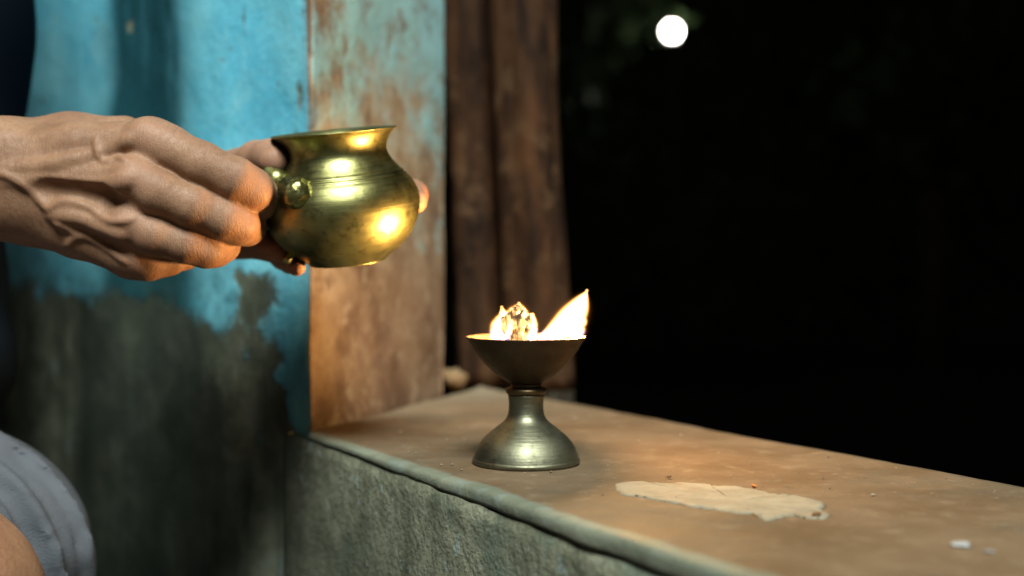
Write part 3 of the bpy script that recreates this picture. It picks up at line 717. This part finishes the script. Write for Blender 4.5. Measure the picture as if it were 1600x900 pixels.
# head with brow, nose, chin, ears
hd = np.array([-.50, .915, .64])
b.cone(hd + [-.02, 0, .02], hd + [.0, 0, .0], .092, .088, .02); b.cone(hd + [.02, 0, -.03], hd + [.045, 0, -.085], .066, .04, .03)
b.cone(hd + [.085, 0, .005], hd + [.112, 0, -.03], .012, .017, .012); b.cone(hd + [.078, -.03, .025], hd + [.078, .03, .025], .018, .018, .015)
b.cone(hd + [.072, -.018, -.065], hd + [.072, .018, -.065], .016, .016, .01)
for sgn in (-1, 1): b.cone(hd + [-.01, sgn * .088, .01], hd + [-.015, sgn * .092, -.035], .016, .011, .008)
for hp_, kn, an in ((hipR, kneeR, np.array([-.33, .64, FLOOR + .07])), (hipL, kneeL, np.array([-.36, .80, FLOOR + .07]))):
    b.cone(hp_, kn, .088, .056, .04); b.cone(kn, an + [0, 0, .16], .054, .052, .03); b.cone(an + [0, 0, .16], an, .052, .036, .02)
    b.cone(an + [-.03, 0, -.03], an + [.15, .01, -.045], .034, .024, .02)
b.cone(shR, elR, .052, .042, .02); b.cone(elR, wrR, .041, .0295, .015)
b.cone(shL, elL, .052, .042, .02); b.cone(elL, wrL, .041, .023, .015)
Vb, Qb = b.mesh(); Vb = relax(Vb, Qb, 2)
pb = np.array([-.78, .90, -.20])
nb_, nr_ = len(Vb), len(Vr)
V = np.vstack([Vb, Vr, Vl]); Qa = np.vstack([Qb, Qr + nb_, Ql + nb_ + nr_])
me = np_mesh('body', V - pb, Qa)
red = np.zeros(len(V))
HS = HR
for x, y, Z, r in ((228, 212, .585, 40), (208, 275, .582, 38), (202, 340, .585, 34), (204, 400, .595, 34), (392, 300, .595, 40), (378, 352, .597, 36), (345, 390, .605, 32)):
    red = np.maximum(red, np.exp(-(np.linalg.norm(V - WH(x, y, Z), axis=1) / RH(r, Z)) ** 2))
red[nb_ + nr_:] = np.maximum(red[nb_ + nr_:], np.clip((V[nb_ + nr_:, 0] + .19) / .03, 0, 1))
attr(me, 'red', red)
person = thing('person', 'person in a navy shirt and grey wrap, holding the brass pot in both hands', 'person', pb)
new_obj('body', me, skin, person)
# navy shirt: loose shell over trunk and upper arms
s = Field((-1.02, .50, -.16), (-.25, 1.34, .56), .0085, .2)
s.chain([(np.array([-.78, .90, -.06]), .155), (np.array([-.73, .905, .08]), .15), (np.array([-.645, .91, .24]), .155), (np.array([-.585, .915, .36]), .115)], .05)
s.chain([(shR, .075), (np.array([-.58, .915, .42]), .09), (shL, .075)], .05)
s.chain([(shR, .07), (elR + [0.02, 0, .03], .062)], .03); s.chain([(shL, .07), (elL + [0, 0, .02], .062)], .03)
s.chain([(W(-250, -330, .9), R(270, .9)), (W(-236, 20, .9), R(264, .9)), (W(-250, 200, .9), R(262, .9))], .02)      # front of the shirt hanging forward
s.chain([(W(-220, 250, .9), R(210, .9)), (W(-160, 430, .9), R(150, .9)), (W(-132, 520, .9), R(126, .9)), (W(-118, 565, .9), R(130, .9))], .015)
s.cone(np.array([-.555, .915, .47]), np.array([-.53, .915, .60]), .075, .085, .02, None, 'cut')
V, Q = s.mesh(); V = relax(V, Q, 3)
n_ = fbm(V * np.array([9, 9, 3.]), 91, 3); V = V + .004 * n_[:, None] * np.array([1, .4, .0])
new_obj('shirt', np_mesh('shirt', V - pb, Q), mat_cloth('navy_cotton', (.003, .006, .011), (.006, .010, .017), 900, .95, .04), person)
# grey wrap over the far leg and lap
c = Field((-1.0, .60, FLOOR + .05), (-.16, 1.24, .14), .0042, .2)
c.cone(hipL + [0, 0, .0], kneeL + [0, 0, 0], .115, .079, .04); c.cone(kneeL, np.array([-.355, .80, FLOOR + .16]), .077, .10, .04)
c.cone(hipR, hipR * .62 + kneeR * .38, .112, .09, .04); c.cone(hipR, hipL, .14, .14, .05)
c.cone(W(-94, 884, .78) + np.array([.0, -.03, -.06]), W(-95, 1300, .76), R(150, .78), R(160, .78), .04)
c0 = c.blank(); c0.f = c.f.copy()
for pts, r, lf in (([(-30, 668), (50, 722), (100, 790), (128, 860), (136, 940)], 15, .62), ([(-30, 720), (20, 762), (62, 825), (88, 885), (96, 950)], 13, .6), ([(-30, 770), (10, 795), (45, 850), (62, 920)], 10, .6),
                   ([(70, 770), (108, 850), (116, 930)], 8, .55), ([(-30, 694), (30, 735), (70, 790)], 7, .6)):
    q = spline(pts, 5); ch = []
    for x, y in q:
        Z = c0.hit(x, y, .6, .86); ch.append((W(x, y, Z + R(r, Z) * (1 - lf)), R(r, Z)))
    for (p0, r0), (p1, r1) in zip(ch, ch[1:]): c.cone(p0, p1, r0, r1, .004)
for pts, r in (([(-30, 690), (30, 728), (84, 795), (108, 865), (114, 950)], 9), ([(-30, 745), (15, 778), (52, 838), (76, 900), (82, 960)], 10), ([(20, 700), (80, 760), (120, 840), (126, 940)], 5)):
    q = spline(pts, 5); ch = []
    for x, y in q:
        Z = c0.hit(x, y, .6, .86); ch.append((W(x, y, Z - R(r, Z) * .35), R(r, Z)))
    for (p0, r0), (p1, r1) in zip(ch, ch[1:]): c.cone(p0, p1, r0, r1, .006, None, 'cut')
V, Q = c.mesh(); V = relax(V, Q, 1)
# pleats radiating from the knee
rel = V - (kneeL + np.array([-.10, 0, .12])); ang = np.arctan2(rel[:, 2], rel[:, 0]); rad = np.linalg.norm(rel[:, [0, 2]], axis=1)
n_ = np.sin(ang * 15 + 2.2 * fbm(V * 7, 95, 2) + V[:, 1] * 20) * np.clip(rad / .14, 0, 1); nn = fbm(V * 22, 97, 3)
V = V + (.006 * n_ + .003 * nn)[:, None] * np.array([.45, -.75, .25])
new_obj('wrap_cloth', np_mesh('wrap_cloth', V - pb, Q), mat_cloth('grey_cotton', (.058, .068, .085), (.105, .12, .142)), person)
# hair
hr = Field(hd - .14, hd + .14, .006, .2)
hr.cone(hd + [-.035, 0, .03], hd + [-.005, 0, .035], .095, .094, .02); hr.cone(hd + [.12, 0, -.06], hd + [.12, 0, .0], .105, .075, .02, None, 'cut')
V, Q = hr.mesh(); V = relax(V, Q, 2)
new_obj('hair', np_mesh('hair', V - pb, Q), mat_cloth('black_hair', (.012, .01, .009), (.03, .026, .024), 300, .5), person)
# what the person sits on
st = tag(new_obj('stone_step', mesh('stone_step', *box(-1.25, -.55, .60, 1.22, FLOOR, -.235)), mat_simple('worn_stone', (.16, .15, .13), (.25, .24, .21), 14), smooth=False), kind='structure')

# ================================================================== SMALL THINGS ON THE LEDGE
def crumb(name, px, py, rpx, col0, col1, label, cat, flat=.5, stretch=1.0, seed=0, group=None):
    p = on_ledge(px, py); r = R(rpx, p[1]); bm = bmesh.new(); bmesh.ops.create_icosphere(bm, subdivisions=3, radius=1)
    for v in bm.verts:
        q = np.array([v.co[:]]); k = 1 + .45 * fbm(q * 1.4, 200 + seed, 3)[0]
        v.co = Vector((v.co.x * r * stretch * k, v.co.y * r * k, v.co.z * r * flat * k))
    me = bpy.data.meshes.new(name); bm.to_mesh(me); bm.free(); zs = min(v.co.z for v in me.vertices)
    o = new_obj(name, me, mat_simple(name + '_surface', col0, col1, 200, .85, .0006)); o.location = (p[0], p[1], -zs + .0007); o.rotation_euler.z = seed * 1.3
    return tag(o, label, cat, group)
crumb('plaster_chip', 1502, 857, 13, (.27, .29, .30), (.36, .38, .39), 'white plaster chip lying alone near the right end of the ledge', 'chip', .12, 1.3, 1)
crumb('plaster_chip', 1550, 868, 6, (.22, .24, .24), (.30, .32, .32), 'tiny grey plaster chip right of the larger white chip', 'chip', .25, 1.6, 2)
crumb('seed_husk', 1277, 812, 5, (.10, .045, .015), (.20, .09, .03), 'dark brown husk at the right tip of the pale patch', 'husk', .7, 1.7, 3)
crumb('seed_husk', 1180, 767, 4, (.35, .12, .03), (.45, .18, .05), 'orange brown husk on the far rim of the pale patch', 'husk', .7, 1.6, 4)
crumb('seed_husk', 1046, 750, 3, (.10, .05, .02), (.16, .08, .03), 'tiny dark husk just behind the pale patch', 'husk', .7, 1.6, 5)
crumb('round_pebble', 708, 611, 15, (.15, .10, .05), (.21, .15, .08), 'round yellowish pebble in the gap between pillar corner and column', 'pebble', .9, 1.0, 6)

# dust and grit strewn over the ledge, nobody could count it
r_ = np.random.default_rng(44); vv, ff = [], []
for _ in range(420):
    s_l = r_.uniform(-.62, .12); w_l = r_.uniform(.012, LW - .012); r = float(np.exp(r_.normal(-8.0, .45))); k0 = len(vv); p = ledge_pt(s_l, w_l, .0010)
    if w_l < s_l * 1.187 + .02: continue
    for dx, dy, dz in ((1, 0, 0), (-.6, .8, 0), (-.5, -.9, 0), (.1, .1, .8), (-.1, 0, -.6)):
        q = r_.uniform(.6, 1.4); vv.append((p[0] + dx * r * q * 1.5, p[1] + dy * r * q * 1.5, p[2] + dz * r * q))
    ff += [(k0, k0 + 1, k0 + 3), (k0 + 1, k0 + 2, k0 + 3), (k0 + 2, k0, k0 + 3), (k0 + 1, k0, k0 + 4), (k0 + 2, k0 + 1, k0 + 4), (k0, k0 + 2, k0 + 4)]
tag(new_obj('grit', mesh('grit', vv, ff), mat_simple('grit_grains', (.06, .045, .03), (.30, .26, .19), 90, .9, .0003), smooth=False), 'fine dust and grit strewn over the ledge', 'grit', kind='stuff')

# ================================================================== BEYOND THE LEDGE
dark_metal = mat_simple('dark_painted_iron', (.02, .02, .02), (.04, .04, .035), 30, .6)
gp = W(1050, 49, 8.0)
sl = thing('garden_lamp', 'distant garden lamp post with a glowing white bulb', 'street lamp', (gp[0], gp[1], FLOOR))
hh_ = gp[2] - FLOOR
new_obj('post', mesh('post', *lathe([(.07, 0), (.07, .05), (.035, .10), (.028, hh_ - .14), (.028, hh_ - .12)], 20)), dark_metal, sl)
new_obj('bulb_holder', mesh('bulb_holder', *lathe([(.03, hh_ - .125), (.05, hh_ - .10), (.05, hh_ - .065), (.03, hh_ - .05)], 20)), dark_metal, sl)
bp = [(.012, hh_ - .052)] + [(.047 * math.cos(a), hh_ + .047 * math.sin(a)) for a in np.linspace(-1.25, 1.55, 16)] + [(0, hh_ + .047)]
new_obj('bulb', mesh('bulb', *lathe(bp, 24)), mat_glow('lit_bulb', (1, .96, .86), 24.0), sl)
leafm = mat_simple('night_leaves', (.03, .055, .02), (.05, .09, .03), 6, .6); barkm = mat_simple('bark', (.06, .045, .03), (.10, .08, .055), 9)
def tree(x, y, h, cr, n, label, seed):
    t = thing('garden_tree', label, 'tree', (x, y, FLOOR), 'trees beyond the ledge'); r_ = np.random.default_rng(seed)
    f = Field((-cr, -cr, -.05), (cr, cr, h + .2), .05, .3)
    f.chain([(np.array([0, 0, 0.]), .11), (np.array([.04, 0, h * .3]), .085), (np.array([-.02, .03, h * .6]), .07), (np.array([0, 0, h * .85]), .055)], .05)
    ends = []
    for i in range(7):
        a = i * 2.4 + seed; q = np.array([math.cos(a) * cr * .7, math.sin(a) * cr * .7, h * (.55 + .06 * i)]); s0 = np.array([0, 0, h * (.35 + .06 * i)])
        f.cone(s0, q, .055, .05, .05); ends.append(q)
    V, Q = f.mesh(); new_obj('trunk', np_mesh('trunk', V, Q), barkm, t)
    cl = np.array([ends[r_.integers(len(ends))] + r_.normal(0, cr * .22, 3) for _ in range(n // 30)])
    c_ = cl[r_.integers(len(cl), size=n)] + r_.normal(0, .13, (n, 3)); d1 = r_.normal(0, 1, (n, 3)); d1 /= np.linalg.norm(d1, axis=1)[:, None]
    d2 = np.cross(d1, r_.normal(0, 1, (n, 3))); d2 /= np.linalg.norm(d2, axis=1)[:, None]
    a = .075; vv = np.stack([c_ - d1 * a, c_ + d2 * a * .45, c_ + d1 * a, c_ - d2 * a * .45], 1).reshape(-1, 3)
    new_obj('crown', np_mesh('crown', vv, np.arange(n * 4).reshape(-1, 4)), leafm, t)
tree(gp[0] - 1.05, 8.5, 2.9, .9, 2600, 'dark leafy tree just left of the distant glowing bulb', 3)
tree(3.0, 9.2, 2.6, .9, 1800, 'dark tree lost in the night at the right of the frame', 5)

# clipped hedge closing the garden
n = 9000; r_ = np.random.default_rng(12)
c_ = np.stack([r_.uniform(-5, 7, n), 10.6 + r_.normal(0, .16, n), FLOOR + r_.uniform(0, 1, n) ** .8 * 3.3], 1); c_[:, 1] -= .15 * vnoise(c_ * 1.6, 5)
d1 = r_.normal(0, 1, (n, 3)); d1 /= np.linalg.norm(d1, axis=1)[:, None]; d2 = np.cross(d1, r_.normal(0, 1, (n, 3))); d2 /= np.linalg.norm(d2, axis=1)[:, None]
a = .11; vv = np.stack([c_ - d1 * a, c_ + d2 * a * .5, c_ + d1 * a, c_ - d2 * a * .5], 1).reshape(-1, 3)
hedge = thing('hedge', 'tall dark hedge closing off the garden in the black background', 'hedge', (1, 10.6, FLOOR))
new_obj('leaves', np_mesh('leaves', vv - np.array([1, 10.6, FLOOR]), np.arange(n * 4).reshape(-1, 4)), leafm, hedge)
new_obj('thicket', mesh('thicket', *box(-6, 6, .1, .7, 0, 3.1)), leafm, hedge, smooth=False)
